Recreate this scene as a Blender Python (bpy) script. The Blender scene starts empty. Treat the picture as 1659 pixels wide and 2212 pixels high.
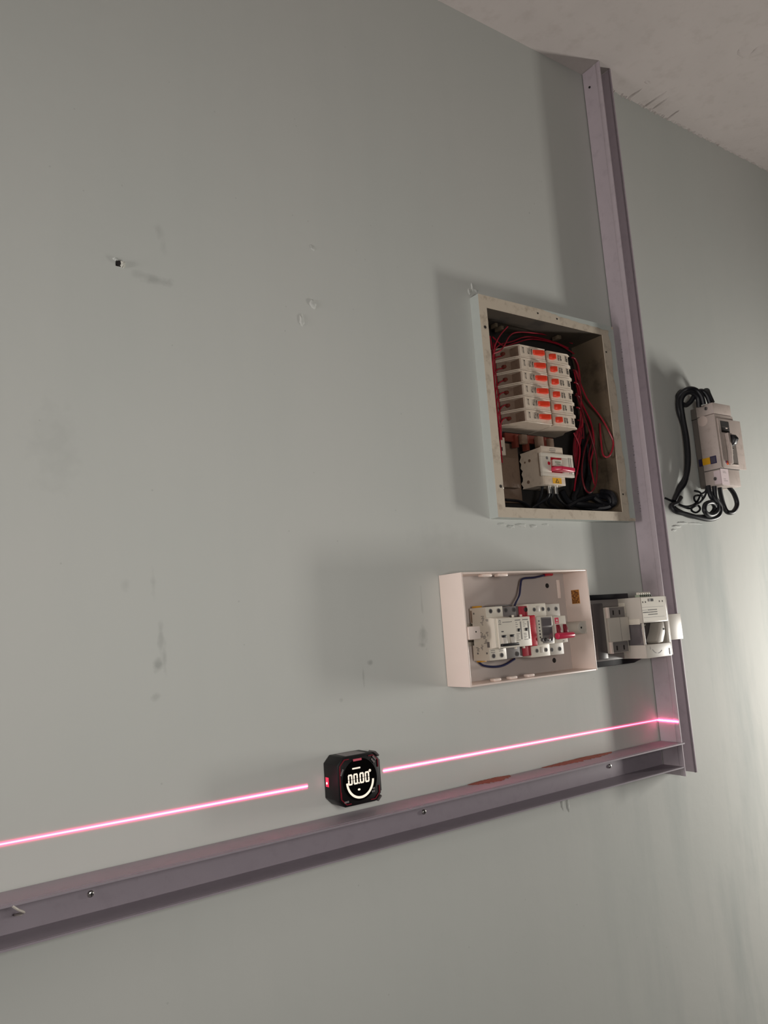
import bpy, bmesh, math, random
from mathutils import Vector, Matrix

# ---------------------------------------------------------------- camera, world, lights, exposure
random.seed(7)
SC = bpy.context.scene
COL = SC.collection
EYE = 1.5                                   # camera height above the floor, metres
cam_data = bpy.data.cameras.new('camera')
cam = bpy.data.objects.new('camera', cam_data)
COL.objects.link(cam)
cam.matrix_world = Matrix(((0.819599, -0.026095, -0.572344, 0.0),
                           (-0.568679, -0.158628, -0.807119, -1.0),
                           (-0.069728, 0.986994, -0.144851, EYE),
                           (0, 0, 0, 1)))
cam_data.sensor_fit = 'VERTICAL'
cam_data.sensor_height = 36.0
cam_data.lens = 36.0 * 1680 / 2212
cam_data.clip_start = 0.01
SC.camera = cam

world = bpy.data.worlds.new('world')
SC.world = world
world.use_nodes = True
world.node_tree.nodes['Background'].inputs[0].default_value = (0.80, 0.86, 0.92, 1)
world.node_tree.nodes['Background'].inputs[1].default_value = 0.006

def area_light(name, loc, aim, sx, sy, power, color):
    ld = bpy.data.lights.new(name, 'AREA')
    ld.shape = 'RECTANGLE'; ld.size = sx; ld.size_y = sy
    ld.energy = power; ld.color = color
    o = bpy.data.objects.new(name, ld); COL.objects.link(o)
    o.location = loc
    o.rotation_euler = (Vector(aim) - Vector(loc)).to_track_quat('-Z', 'Y').to_euler()
    return o
# daylight from a narrow opening close to the wall on the right, grazing it
area_light('window_light', (2.5, -0.45, 1.27), (0.9, 0.0, 1.33), 0.088, 0.44, 17.2, (1.0, 0.965, 0.90))
# added fill lights: one beside the camera, one along the wall on the left
area_light('room_fill_light', (0.25, -1.20, 1.53), (0.55, 0.0, 1.53), 0.25, 0.25, 5.7, (1.0, 0.97, 0.92))
area_light('left_fill_light', (-1.2, -0.25, 1.6), (0.8, 0.0, 1.5), 0.4, 0.5, 12.5, (1.0, 0.94, 0.91))

SC.view_settings.view_transform = 'Standard'
SC.view_settings.look = 'None'
SC.view_settings.gamma = 1.0
SC.view_settings.use_curve_mapping = False
SC.view_settings.exposure = 0.0

# ---------------------------------------------------------------- helpers
def W(p):                                   # (x, distance out of the wall, height over the camera) in mm -> metres
    return Vector((p[0] / 1000.0, -p[1] / 1000.0, EYE + p[2] / 1000.0))

class MB:
    def __init__(s):
        s.v = []; s.f = []; s.uv = None
    def box(s, x0, x1, d0, d1, z0, z1):
        n = len(s.v)
        for x in (x0, x1):
            for d in (d0, d1):
                for z in (z0, z1):
                    s.v.append((x, d, z))
        for q in ((0,1,3,2),(4,6,7,5),(0,4,5,1),(2,3,7,6),(0,2,6,4),(1,5,7,3)):
            s.f.append([n + k for k in q])
        return s
    def prism(s, poly, axis, a, b):
        """poly in the plane of the two other axes, extruded along axis from a to b"""
        n = len(s.v); m = len(poly)
        for t in (a, b):
            for p in poly:
                if axis == 'z': s.v.append((p[0], p[1], t))
                elif axis == 'x': s.v.append((t, p[0], p[1]))
                else: s.v.append((p[0], t, p[1]))
        s.f.append([n + k for k in range(m)]); s.f.append([n + m + k for k in range(m)][::-1])
        for k in range(m):
            j = (k + 1) % m
            s.f.append([n + k, n + j, n + m + j, n + m + k])
        return s
    def cyl(s, c, axis, r, h, seg=20, r2=None, ry=None):
        r2 = r if r2 is None else r2
        n = len(s.v)
        for t, rr in ((0, r), (h, r2)):
            for k in range(seg):
                a = 2 * math.pi * k / seg
                u, w = rr * math.cos(a), (ry if ry and t == 0 else ry * r2 / r if ry else rr) * math.sin(a)
                if axis == 'd': s.v.append((c[0] + u, c[1] + t, c[2] + w))
                elif axis == 'z': s.v.append((c[0] + u, c[1] + w, c[2] + t))
                else: s.v.append((c[0] + t, c[1] + u, c[2] + w))
        s.f.append([n + k for k in range(seg)]); s.f.append([n + seg + k for k in range(seg)][::-1])
        for k in range(seg):
            j = (k + 1) % seg
            s.f.append([n + k, n + j, n + seg + j, n + seg + k])
        return s
    def ring(s, c, r0, r1, d0, d1, a0=0.0, a1=360.0, seg=32, rz=1.0):
        """flat ring (or arc) facing out of the wall"""
        n = len(s.v); full = abs(a1 - a0) >= 360
        for k in range(seg + 1):
            a = math.radians(a0 + (a1 - a0) * k / seg)
            for r in (r0, r1):
                for d in (d0, d1):
                    s.v.append((c[0] + r * math.cos(a), d, c[1] + r * rz * math.sin(a)))
        for k in range(seg):
            i = n + 4 * k; j = i + 4
            s.f += [[i, j, j+1, i+1], [i+2, i+3, j+3, j+2], [i, i+2, j+2, j], [i+1, j+1, j+3, i+3]]
        if not full:
            e = n + 4 * seg
            s.f += [[n, n+1, n+3, n+2], [e, e+2, e+3, e+1]]
        return s
    def tube(s, pts, r, seg=8, sub=6, taper=None):
        P = [Vector(p) for p in pts]; Q = []
        for i in range(len(P) - 1):
            p0 = P[max(i-1, 0)]; p1 = P[i]; p2 = P[i+1]; p3 = P[min(i+2, len(P)-1)]
            for k in range(sub):
                t = k / sub
                Q.append(0.5 * ((2*p1) + (p2-p0)*t + (2*p0-5*p1+4*p2-p3)*t*t + (3*p1-p0-3*p2+p3)*t**3))
        Q.append(P[-1]); n = len(s.v); up = None
        for i, q in enumerate(Q):
            t = (Q[min(i+1, len(Q)-1)] - Q[max(i-1, 0)])
            if t.length < 1e-6: t = Vector((1, 0, 0))
            t.normalize()
            if up is None:
                up = t.orthogonal().normalized()
            else:
                up = up - t * up.dot(t)
                up = up.normalized() if up.length > 1e-5 else t.orthogonal().normalized()
            bi = t.cross(up)
            for k in range(seg):
                a = 2 * math.pi * k / seg
                s.v.append(tuple(q + (up * math.cos(a) + bi * math.sin(a)) * r))
        for i in range(len(Q) - 1):
            for k in range(seg):
                j = (k + 1) % seg; a = n + i*seg
                s.f.append([a + k, a + j, a + seg + j, a + seg + k])
        s.f.append([n + k for k in range(seg)][::-1]); s.f.append([n + (len(Q)-1)*seg + k for k in range(seg)])
        return s
    def mesh(s, name, mats, bevel=0.0, seg=2, smooth=False):
        bm = bmesh.new()
        vs = [bm.verts.new(W(p) - Vector((0, 0, 0))) for p in s.v]
        for q in s.f:
            try: bm.faces.new([vs[k] for k in q])
            except ValueError: pass
        bmesh.ops.recalc_face_normals(bm, faces=bm.faces)
        if bevel:
            es = [e for e in bm.edges if len(e.link_faces) == 2 and e.calc_face_angle(0) > 0.6]
            bmesh.ops.bevel(bm, geom=es, offset=bevel / 1000.0, offset_type='OFFSET', segments=seg, profile=0.5,
                            affect='EDGES', clamp_overlap=True)
        if smooth:
            for f in bm.faces: f.smooth = True
        me = bpy.data.meshes.new(name); bm.to_mesh(me); bm.free()
        if smooth or bevel:
            for p in me.polygons: p.use_smooth = True
            try: me.set_sharp_from_angle(angle=math.radians(38))
            except Exception: pass
        for m in (mats if isinstance(mats, (list, tuple)) else [mats]): me.materials.append(m)
        return me
    def build(s, name, mats, parent=None, bevel=0.0, seg=2, smooth=False, label=None):
        me = s.mesh(name, mats, bevel, seg, smooth)
        o = bpy.data.objects.new(name, me); COL.objects.link(o)
        if parent is not None:
            o.parent = parent
            o.matrix_parent_inverse = Matrix.Identity(4)
            o.location = -chain_loc(parent)
        if label: o['label'] = label
        return o

def chain_loc(p):
    v = Vector((0, 0, 0))
    while p is not None:
        v += Vector(p.location); p = p.parent
    return v

def thing(name, label, cat, base, group=None):
    o = bpy.data.objects.new(name, None); COL.objects.link(o)
    o.empty_display_size = 0.02
    o.location = W(base)
    o['label'] = label; o['category'] = cat
    if group: o['group'] = group
    return o
def tag(o, label, cat, group=None, kind=None):
    o['label'] = label; o['category'] = cat
    if group: o['group'] = group
    if kind: o['kind'] = kind
    return o
def copy_part(src, parent, off):
    c = src.copy(); COL.objects.link(c); c.parent = parent
    c.location = src.location
    for ch in src.children: copy_part(ch, c, off)
    return c

# ---------------------------------------------------------------- materials
def srgb(r, g, b):
    f = lambda c: c / 12.92 if c <= 0.04045 else ((c + 0.055) / 1.055) ** 2.4
    return (f(r / 255), f(g / 255), f(b / 255), 1)
def mat(name, col, rough=0.5, metal=0.0, var=0.06, scale=40.0, bump=0.0, bscale=200.0, emit=None, es=0.0, spec=0.5, dirt=None, dscale=30.0, damt=0.5, alpha=None, coat=0.0):
    m = bpy.data.materials.new(name); m.use_nodes = True
    nt = m.node_tree; N = nt.nodes; L = nt.links; b = N['Principled BSDF']
    b.inputs['Roughness'].default_value = rough; b.inputs['Metallic'].default_value = metal
    b.inputs['Specular IOR Level'].default_value = spec
    geo = N.new('ShaderNodeNewGeometry')
    no = N.new('ShaderNodeTexNoise'); no.inputs['Scale'].default_value = scale; no.inputs['Detail'].default_value = 5
    L.new(geo.outputs['Position'], no.inputs['Vector'])
    mx = N.new('ShaderNodeMix'); mx.data_type = 'RGBA'
    mx.inputs[6].default_value = tuple(c * (1 - var) for c in col[:3]) + (1,)
    mx.inputs[7].default_value = tuple(min(1, c * (1 + var)) for c in col[:3]) + (1,)
    L.new(no.outputs['Fac'], mx.inputs[0])
    out = mx.outputs[2]
    if dirt:
        n2 = N.new('ShaderNodeTexNoise'); n2.inputs['Scale'].default_value = dscale; n2.inputs['Detail'].default_value = 8
        n2.inputs['Roughness'].default_value = 0.65
        L.new(geo.outputs['Position'], n2.inputs['Vector'])
        rp = N.new('ShaderNodeValToRGB'); rp.color_ramp.elements[0].position = 0.52; rp.color_ramp.elements[1].position = 0.72
        rp.color_ramp.elements[1].color = (damt, damt, damt, 1)
        L.new(n2.outputs['Fac'], rp.inputs[0])
        m2 = N.new('ShaderNodeMix'); m2.data_type = 'RGBA'; m2.inputs[7].default_value = dirt
        L.new(rp.outputs[0], m2.inputs[0]); L.new(out, m2.inputs[6]); out = m2.outputs[2]
    L.new(out, b.inputs['Base Color'])
    if bump:
        n3 = N.new('ShaderNodeTexNoise'); n3.inputs['Scale'].default_value = bscale; n3.inputs['Detail'].default_value = 4
        L.new(geo.outputs['Position'], n3.inputs['Vector'])
        bp = N.new('ShaderNodeBump'); bp.inputs['Strength'].default_value = bump; bp.inputs['Distance'].default_value = 0.002
        L.new(n3.outputs['Fac'], bp.inputs['Height']); L.new(bp.outputs[0], b.inputs['Normal'])
    if emit:
        b.inputs['Emission Color'].default_value = emit; b.inputs['Emission Strength'].default_value = es
    if alpha is not None:
        b.inputs['Alpha'].default_value = alpha
    if coat:
        b.inputs['Coat Weight'].default_value = coat
    return m

def wall_material():
    m = bpy.data.materials.new('mint_painted_plaster'); m.use_nodes = True
    nt = m.node_tree; N = nt.nodes; L = nt.links; b = N['Principled BSDF']
    b.inputs['Roughness'].default_value = 0.72; b.inputs['Specular IOR Level'].default_value = 0.2
    geo = N.new('ShaderNodeNewGeometry'); P = geo.outputs['Position']
    def noise(scale, detail, mscale=(1, 1, 1), rough=0.5):
        mp = N.new('ShaderNodeMapping'); mp.inputs['Scale'].default_value = mscale; L.new(P, mp.inputs[0])
        n = N.new('ShaderNodeTexNoise'); n.inputs['Scale'].default_value = scale; n.inputs['Detail'].default_value = detail
        n.inputs['Roughness'].default_value = rough
        L.new(mp.outputs[0], n.inputs['Vector']); return n.outputs['Fac']
    def math_(op, a, c=None, clamp=False):
        n = N.new('ShaderNodeMath'); n.operation = op; n.use_clamp = clamp
        for i, q in enumerate((a, c)):
            if q is None: continue
            if isinstance(q, (int, float)): n.inputs[i].default_value = q
            else: L.new(q, n.inputs[i])
        return n.outputs[0]
    def mix(fac, a, c):
        n = N.new('ShaderNodeMix'); n.data_type = 'RGBA'
        if isinstance(fac, (int, float)): n.inputs[0].default_value = fac
        else: L.new(fac, n.inputs[0])
        for i, q in ((6, a), (7, c)):
            if isinstance(q, tuple): n.inputs[i].default_value = q
            else: L.new(q, n.inputs[i])
        return n.outputs[2]
    cloud = noise(2.2, 4)
    base = mix(cloud, (0.535, 0.56, 0.53, 1), (0.60, 0.592, 0.562, 1))
    # long vertical brush streaks, stronger on the right where the paint was reworked
    streak = noise(9.0, 6, (1.0, 1.0, 0.16), 0.6)
    sep = N.new('ShaderNodeSeparateXYZ'); L.new(P, sep.inputs[0])
    rightw = math_('MULTIPLY', math_('SUBTRACT', sep.outputs[0], 1.0), 1.4, True)
    rightw = math_('MULTIPLY', rightw, math_('MULTIPLY', math_('SUBTRACT', 2.0, sep.outputs[2]), 2.5, True))
    sfac = math_('MULTIPLY', math_('MULTIPLY', math_('SUBTRACT', streak, 0.47), 5.0, True), math_('ADD', math_('MULTIPLY', rightw, 0.6), 0.05))
    base = mix(sfac, base, (0.36, 0.40, 0.39, 1))
    fine = noise(60, 4)
    # smudges with a shape of their own
    wig = N.new('ShaderNodeTexNoise'); wig.inputs['Scale'].default_value = 55; wig.inputs['Detail'].default_value = 4
    L.new(P, wig.inputs['Vector'])
    smf = None
    for (sx, sz, rx, rz, amt) in ((349, 497, 20, 9, 0.55), (330, 499, 12, 6, 0.35), (356, 570, 7, 12, 0.35), (362, 548, 5, 14, 0.2), (605, 604, 5, 5, 0.45),
                                  (343, 8, 4, 22, 0.45), (338, -30, 8, 9, 0.75), (347, -22, 4, 20, 0.45), (771, 36, 3, 30, 0.5), (768, -20, 8, 16, 0.6), (766, -34, 7, 5, 0.7),
                                  (335, 75, 4, 20, 0.28), (664, -54, 5, 4, 0.7), (650, -74, 2, 16, 0.45), (335, -68, 6, 5, 0.4), (609, -103, 4, 3, 0.4), (1118, 799, 2, 2, 0.7),
                                  (300, 75, 6, 12, 0.25), (215, 250, 30, 60, 0.16), (820, 140, 60, 20, 0.12)):
        d = N.new('ShaderNodeVectorMath'); d.operation = 'SUBTRACT'; L.new(P, d.inputs[0]); d.inputs[1].default_value = W((sx, 0, sz))
        s_ = N.new('ShaderNodeVectorMath'); s_.operation = 'MULTIPLY'; L.new(d.outputs[0], s_.inputs[0]); s_.inputs[1].default_value = (1000 / rx, 0, 1000 / rz)
        l_ = N.new('ShaderNodeVectorMath'); l_.operation = 'LENGTH'; L.new(s_.outputs[0], l_.inputs[0])
        v = math_('MULTIPLY', math_('SUBTRACT', math_('ADD', 1.15, math_('MULTIPLY', math_('SUBTRACT', wig.outputs['Fac'], 0.5), 2.6)), l_.outputs['Value'], True), amt * 0.55)
        smf = v if smf is None else math_('MAXIMUM', smf, v)
    base = mix(math_('MINIMUM', smf, 0.6), base, (0.17, 0.18, 0.17, 1))
    # fine dust specks
    sp = N.new('ShaderNodeTexVoronoi'); sp.inputs['Scale'].default_value = 26; L.new(P, sp.inputs['Vector'])
    spk = math_('MULTIPLY', math_('LESS_THAN', sp.outputs['Distance'], 0.035), 0.22)
    base = mix(spk, base, (0.25, 0.26, 0.24, 1))
    L.new(base, b.inputs['Base Color'])
    ht = math_('ADD', math_('MULTIPLY', noise(14, 5), 1.0), math_('ADD', math_('MULTIPLY', fine, 0.25), math_('MULTIPLY', streak, 0.8)))
    bp = N.new('ShaderNodeBump'); bp.inputs['Strength'].default_value = 0.10; bp.inputs['Distance'].default_value = 0.006
    L.new(ht, bp.inputs['Height']); L.new(bp.outputs[0], b.inputs['Normal'])
    return m

M = dict(
    wall=wall_material(),
    ceil=mat('ceiling_limewash', (0.46, 0.415, 0.395, 1), 0.85, var=0.07, scale=9, bump=0.35, bscale=70, dirt=srgb(150, 138, 132), dscale=26, damt=0.3),
    floor=mat('floor_screed', (0.30, 0.29, 0.27, 1), 0.8, bump=0.2),
    trunk=mat('mauve_grey_plastic', srgb(150, 140, 148), 0.42, var=0.05, scale=30, dirt=srgb(120, 110, 118), dscale=50, damt=0.25),
    trunk_v=mat('pale_mauve_plastic', srgb(192, 180, 187), 0.38, var=0.05, scale=30, dirt=srgb(140, 130, 138), dscale=50, damt=0.25),
    trunk_in=mat('mauve_grey_plastic_inner', srgb(150, 140, 147), 0.42, var=0.06, scale=30),
    dust=mat('red_brick_dust', srgb(146, 86, 70), 0.95, var=0.25, scale=160, bump=0.6, bscale=500),
    steel=mat('zinc_screw_steel', (0.62, 0.60, 0.57, 1), 0.3, 1.0),
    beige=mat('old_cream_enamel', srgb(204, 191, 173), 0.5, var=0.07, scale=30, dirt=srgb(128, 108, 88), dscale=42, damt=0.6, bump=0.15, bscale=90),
    beige_in=mat('dirty_shaded_cream_enamel', srgb(100, 86, 69), 0.6, var=0.12, scale=18, dirt=srgb(40, 32, 26), dscale=14, damt=0.95),  # rim enamel darkened to stand for shade inside the board, plus dirt blotches
    overpaint=mat('mint_overpaint', (0.50, 0.535, 0.505, 1), 0.5, var=0.05, scale=30, bump=0.2, bscale=90),
    top_shade=mat('shade_darkened_enamel', srgb(66, 57, 47), 0.7, var=0.15, scale=18, dirt=srgb(30, 26, 24), dscale=14, damt=0.9),  # shade under the board's top edge put into a darker enamel
    back=mat('dark_back_plate', srgb(36, 32, 30), 0.8, var=0.3, scale=20, dirt=srgb(24, 20, 20), dscale=25, damt=0.9),  # near-black brown with darker blotches
    mcb=mat('breaker_ivory_plastic', srgb(218, 202, 184), 0.4, var=0.03, dirt=srgb(150, 130, 112), dscale=90, damt=0.3),
    mcb_in=mat('breaker_tan_plastic', srgb(126, 104, 88), 0.5, var=0.12, scale=60, dirt=srgb(90, 70, 58), dscale=120, damt=0.6),
    orange=mat('orange_red_toggle', srgb(236, 66, 38), 0.38, var=0.04),
    ink=mat('black_print', srgb(40, 38, 38), 0.6),
    greyink=mat('grey_print', srgb(112, 108, 106), 0.6),
    redwire=mat('red_wire_insulation', srgb(158, 22, 44), 0.35, var=0.1, scale=90),
    darkred=mat('dark_red_wire_insulation', srgb(104, 16, 30), 0.4, var=0.1, scale=90),
    blackc=mat('black_cable_sheath', srgb(24, 25, 30), 0.42, var=0.15, scale=90),
    copper=mat('dull_copper', srgb(128, 62, 50), 0.45, 0.4, var=0.2, scale=80),
    redpl=mat('red_plastic', srgb(196, 26, 48), 0.35, var=0.04),
    pinkred=mat('raspberry_plastic', srgb(206, 50, 82), 0.3, var=0.04),
    shred=mat('dull_red_plastic', srgb(168, 52, 64), 0.4, var=0.05),
    white=mat('white_abs', srgb(244, 226, 216), 0.35, var=0.02),
    white2=mat('white_module_plastic', srgb(222, 214, 200), 0.35, var=0.02),
    white3=mat('grey_white_module_plastic', srgb(200, 192, 182), 0.4, var=0.03),
    backpl=mat('enclosure_back_grey', srgb(190, 178, 172), 0.4, var=0.02),
    greypl=mat('mid_grey_plastic', srgb(120, 114, 112), 0.45, var=0.03),
    dkgrey=mat('dark_grey_plastic', srgb(84, 78, 78), 0.35, var=0.05),
    smoke=mat('smoked_window', srgb(98, 92, 94), 0.12, var=0.05, coat=0.6),
    hole=mat('dark_screw_hole', srgb(34, 29, 28), 0.7, var=0.2),
    black=mat('black_plastic', srgb(24, 24, 28), 0.35),
    laserbk=mat('laser_level_black', srgb(11, 8, 10), 0.5, spec=0.3, var=0.15, scale=120),
    laserred=mat('laser_level_dark_red', srgb(120, 16, 34), 0.4, var=0.1),
    glass=mat('black_display_glass', srgb(12, 10, 10), 0.12, coat=0.5),
    led=mat('white_led_segments', (0.1, 0.1, 0.1, 1), 0.5, emit=(1.0, 0.86, 0.70, 1), es=1.0),
    dim=mat('dim_white_print', srgb(140, 134, 134), 0.6),
    pinkprint=mat('pink_print', srgb(214, 90, 110), 0.6),
    rededge=mat('red_laser_window', (1, 0.05, 0.12, 1), 0.3, emit=(1.0, 0.02, 0.10, 1), es=0.3),
    hotspot=mat('laser_aperture_glow', (1, 1, 1, 1), 0.3, emit=(1.0, 0.75, 0.85, 1), es=8.0),
    yellow=mat('yellow_label', srgb(232, 172, 22), 0.5, var=0.05),
    ylug=mat('yellow_cable_lug', srgb(206, 150, 40), 0.45),
    navy=mat('navy_label', srgb(42, 36, 74), 0.5),
    bluew=mat('dark_blue_wire', srgb(34, 38, 76), 0.35, var=0.1),
    gold=mat('gold_seal', srgb(190, 130, 60), 0.4, 0.3, var=0.3, scale=600),
    brown=mat('brown_seal_print', srgb(98, 52, 22), 0.6),
    rb=mat('grey_beige_breaker', srgb(196, 182, 174), 0.45, var=0.05, dirt=srgb(150, 134, 122), dscale=70, damt=0.4),
    rbdark=mat('grey_breaker_base', srgb(120, 112, 106), 0.5, var=0.08),
    paper=mat('pinkish_paper_label', srgb(226, 208, 210), 0.7),
    seal=mat('clear_round_seal', srgb(214, 196, 186), 0.4),
    plaster=mat('chipped_white_plaster', srgb(196, 195, 186), 0.9, bump=0.5, bscale=400),
    green=mat('pale_green_terminal', srgb(150, 160, 140), 0.4),
    orange2=mat('orange_sticker', srgb(226, 96, 44), 0.5, var=0.1),
    violet=mat('violet_sticker', srgb(120, 50, 110), 0.5),
)

def laser_material():
    """beam profile across the strip: white hot core, pink edge fading to nothing; strength falls along it"""
    m = bpy.data.materials.new('red_laser_light'); m.use_nodes = True
    nt = m.node_tree; N = nt.nodes; L = nt.links
    for n in list(N): N.remove(n)
    out = N.new('ShaderNodeOutputMaterial'); uv = N.new('ShaderNodeUVMap'); sp = N.new('ShaderNodeSeparateXYZ')
    L.new(uv.outputs[0], sp.inputs[0])
    def mt(op, a, c, clamp=False):
        n = N.new('ShaderNodeMath'); n.operation = op; n.use_clamp = clamp
        for i, q in enumerate((a, c)):
            if q is None: continue
            if isinstance(q, (int, float)): n.inputs[i].default_value = q
            else: L.new(q, n.inputs[i])
        return n.outputs[0]
    r = mt('ABSOLUTE', mt('SUBTRACT', sp.outputs[1], 0.5), None)          # 0 core .. 0.5 edge
    gauss = mt('POWER', 2.718, mt('MULTIPLY', mt('MULTIPLY', r, r), -42.0))
    core = mt('POWER', 2.718, mt('MULTIPLY', mt('MULTIPLY', r, r), -650.0))
    em = N.new('ShaderNodeEmission'); em.inputs[0].default_value = (1.0, 0.02, 0.17, 1)
    L.new(mt('MULTIPLY', gauss, mt('MULTIPLY', sp.outputs[0], 1.7)), em.inputs[1])
    e2 = N.new('ShaderNodeEmission'); e2.inputs[0].default_value = (1.0, 0.16, 0.32, 1)
    L.new(mt('MULTIPLY', core, mt('MULTIPLY', mt('MULTIPLY', sp.outputs[0], sp.outputs[0]), 6.0)), e2.inputs[1])
    ad = N.new('ShaderNodeAddShader'); L.new(em.outputs[0], ad.inputs[0]); L.new(e2.outputs[0], ad.inputs[1])
    tr = N.new('ShaderNodeBsdfTransparent')
    a2 = N.new('ShaderNodeAddShader'); L.new(ad.outputs[0], a2.inputs[0]); L.new(tr.outputs[0], a2.inputs[1])
    L.new(a2.outputs[0], out.inputs['Surface'])
    return m
M['laser'] = laser_material()

# cable and wire runs: (x, distance out of the wall, height over the camera) in mm
PATHS = {'red_left':[[(1034,-8,548),(1008,-2,526),(987,2,501),(975,4,471),(967,4,431),(969,2,388),(976,-4,338),(981,-8,300)],[(1253,-40,560),(1197,-35,564),(1116,-22,554),(1058,-10,541),(1033,-5,527),(1013,0,505),(998,2,491),(978,4,482)],[(1261,-45,540),(1208,-40,551),(1125,-32,546),(1063,-22,524),(1023,-12,509),(989,-5,519)],[(987,-10,522),(988,-8,491),(988,-10,438),(988,-12,367),(993,-15,316),(993,-15,281)],[(1000,-15,513),(998,-15,458),(1002,-18,397),(1003,-20,344),(996,-20,295)],[(1245,-45,550),(1188,-40,555),(1110,-30,548),(1053,-20,525),(1008,-10,507),(986,-5,480),(979,-5,417),(986,-8,361),(997,-14,324)]],
 'red_stub':[[(1031,-18,492),(1019,-18,490),(1000,-14,482),(984,-10,463),(980,-8,437)],[(1033,-18,469),(1020,-18,466),(1001,-14,459),(986,-10,440),(982,-8,414)],[(1036,-18,445),(1023,-18,443),(1005,-14,435),(989,-10,417),(985,-8,391)],[(1035,-18,422),(1023,-18,420),(1004,-14,413),(989,-10,395),(985,-8,369)],[(1037,-18,398),(1025,-18,396),(1006,-14,389),(990,-10,371),(987,-8,346)],[(1037,-18,374),(1025,-18,371),(1006,-14,365),(991,-10,348),(987,-8,322)]],
 'red_right':[[(1231,-28,522),(1239,-24,516),(1243,-22,482),(1232,-24,365),(1216,-24,321),(1208,-28,292)],[(1230,-28,495),(1239,-24,489),(1241,-22,455),(1230,-24,365),(1212,-23,320),(1208,-28,289)],[(1230,-28,468),(1238,-24,462),(1239,-22,428),(1227,-24,365),(1208,-22,320),(1209,-28,285)],[(1229,-28,441),(1238,-24,435),(1237,-22,401),(1224,-24,365),(1204,-21,319),(1210,-28,281)],[(1229,-28,415),(1237,-24,409),(1235,-22,375),(1221,-24,364),(1200,-20,319),(1211,-28,277)],[(1228,-28,388),(1237,-24,382),(1233,-22,348),(1218,-24,364),(1196,-19,318),(1212,-28,274)],[(1235,-25,494),(1253,-18,434),(1264,2,391),(1267,16,358),(1271,21,331),(1255,20,304),(1250,10,307),(1260,0,333),(1270,-6,379)],[(1230,-25,444),(1235,-15,392),(1238,-5,347),(1240,0,298),(1227,2,250),(1207,2,231),(1195,0,240),(1201,-8,274),(1227,-18,320),(1269,-30,370)],[(1237,-30,496),(1244,-28,436),(1260,-20,382),(1252,-12,335),(1230,-8,294),(1230,-6,261),(1231,-4,248)],[(1245,-35,528),(1252,-34,499),(1242,-30,437),(1260,-26,398),(1259,-18,356),(1237,-16,311),(1236,-14,277)],[(1204,-20,357),(1211,-15,328),(1203,-15,294),(1195,-20,262),(1198,-30,240)]],
 'panel_black':[[(1101,-6,242),(1100,-10,222),(1091,-20,212),(1073,-28,201)],[(1119,-6,243),(1122,-8,224),(1141,-14,211),(1172,-22,203)],[(1088,-10,241),(1086,-16,222),(1085,-26,208),(1094,-30,200)],[(1115,-14,243),(1119,-18,226),(1119,-28,213),(1150,-34,204)],[(1007,-30,215),(1042,-34,215),(1064,-36,211),(1079,-36,203)]],
 'panel_thick':[[(1265,-47,389),(1258,-46,314),(1229,-44,254),(1209,-42,224),(1237,-38,210),(1265,-21,205)],[(1265,-36,342),(1266,-42,284),(1254,-42,245),(1266,-20,217),(1265,10,209),(1265,8,229),(1266,-17,239)],[(1190,-44,209),(1222,-36,223),(1266,-30,232),(1265,0,222),(1265,0,205),(1250,-32,205)],[(1183,-48,243),(1199,-46,220),(1224,-30,213),(1266,-14,208),(1265,15,216)]],
 'cable_top':[[(1563,36,433),(1560,38,455),(1546,34,466),(1533,26,464),(1526,18,447),(1529,16,408),(1530,18,360),(1521,20,307),(1503,18,265),(1484,12,243),(1469,8,222)],[(1570,44,438),(1565,44,457),(1555,38,472),(1536,30,473),(1529,14,461),(1525,10,431),(1536,10,389),(1532,12,330),(1522,10,283),(1495,8,254),(1483,4,231)],[(1586,50,440),(1581,48,458),(1573,42,470),(1561,34,465),(1552,26,449),(1543,18,441),(1533,12,447),(1535,6,464),(1557,0,479)],[(1612,40,448),(1612,34,469),(1620,26,482),(1619,16,479),(1617,6,469),(1620,-2,469)]],
 'cable_bottom':[[(1630,40,256),(1646,42,238),(1652,42,215),(1636,40,198),(1619,36,198),(1615,32,213),(1606,34,237),(1600,38,255)],[(1566,46,252),(1567,44,227),(1585,42,207),(1580,38,188),(1549,34,180),(1513,28,185),(1481,20,193),(1459,14,199),(1455,10,211),(1478,8,219),(1503,2,232)],[(1552,40,253),(1551,44,229),(1567,46,213),(1561,46,195),(1535,46,187),(1517,46,195),(1523,46,210),(1547,46,215),(1560,44,205),(1553,40,193),(1536,30,186),(1504,18,189),(1479,8,201),(1473,2,209)]],
 'cable_thin':[[(1562,30,255),(1558,28,243),(1549,22,237),(1542,18,225),(1529,14,215),(1503,10,211),(1470,6,221),(1447,2,229)],[(1552,24,233),(1538,22,235),(1526,20,231),(1531,18,222),(1548,18,220),(1557,20,230),(1556,16,243),(1555,4,249)],[(1556,34,244),(1548,28,228),(1534,22,216),(1515,20,210),(1513,18,201),(1529,18,197),(1545,18,205),(1539,16,214),(1519,10,207),(1499,2,214)]],
 'blue':[[(945,30,15),(948,30,21),(966,24,36),(977,18,53),(986,16,65),(1018,14,67),(1048,12,71)],[(870,10,-68),(881,12,-76),(903,14,-80),(926,14,-79),(951,14,-71)]],
 'ferrule':[[(1045,12,71),(1055,12,72),(1065,12,72)]]}


# ---------------------------------------------------------------- the setting
def structure(o, label=None):
    o['kind'] = 'structure'
    if label: o['label'] = label
    return o
TOP = 1190
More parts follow.
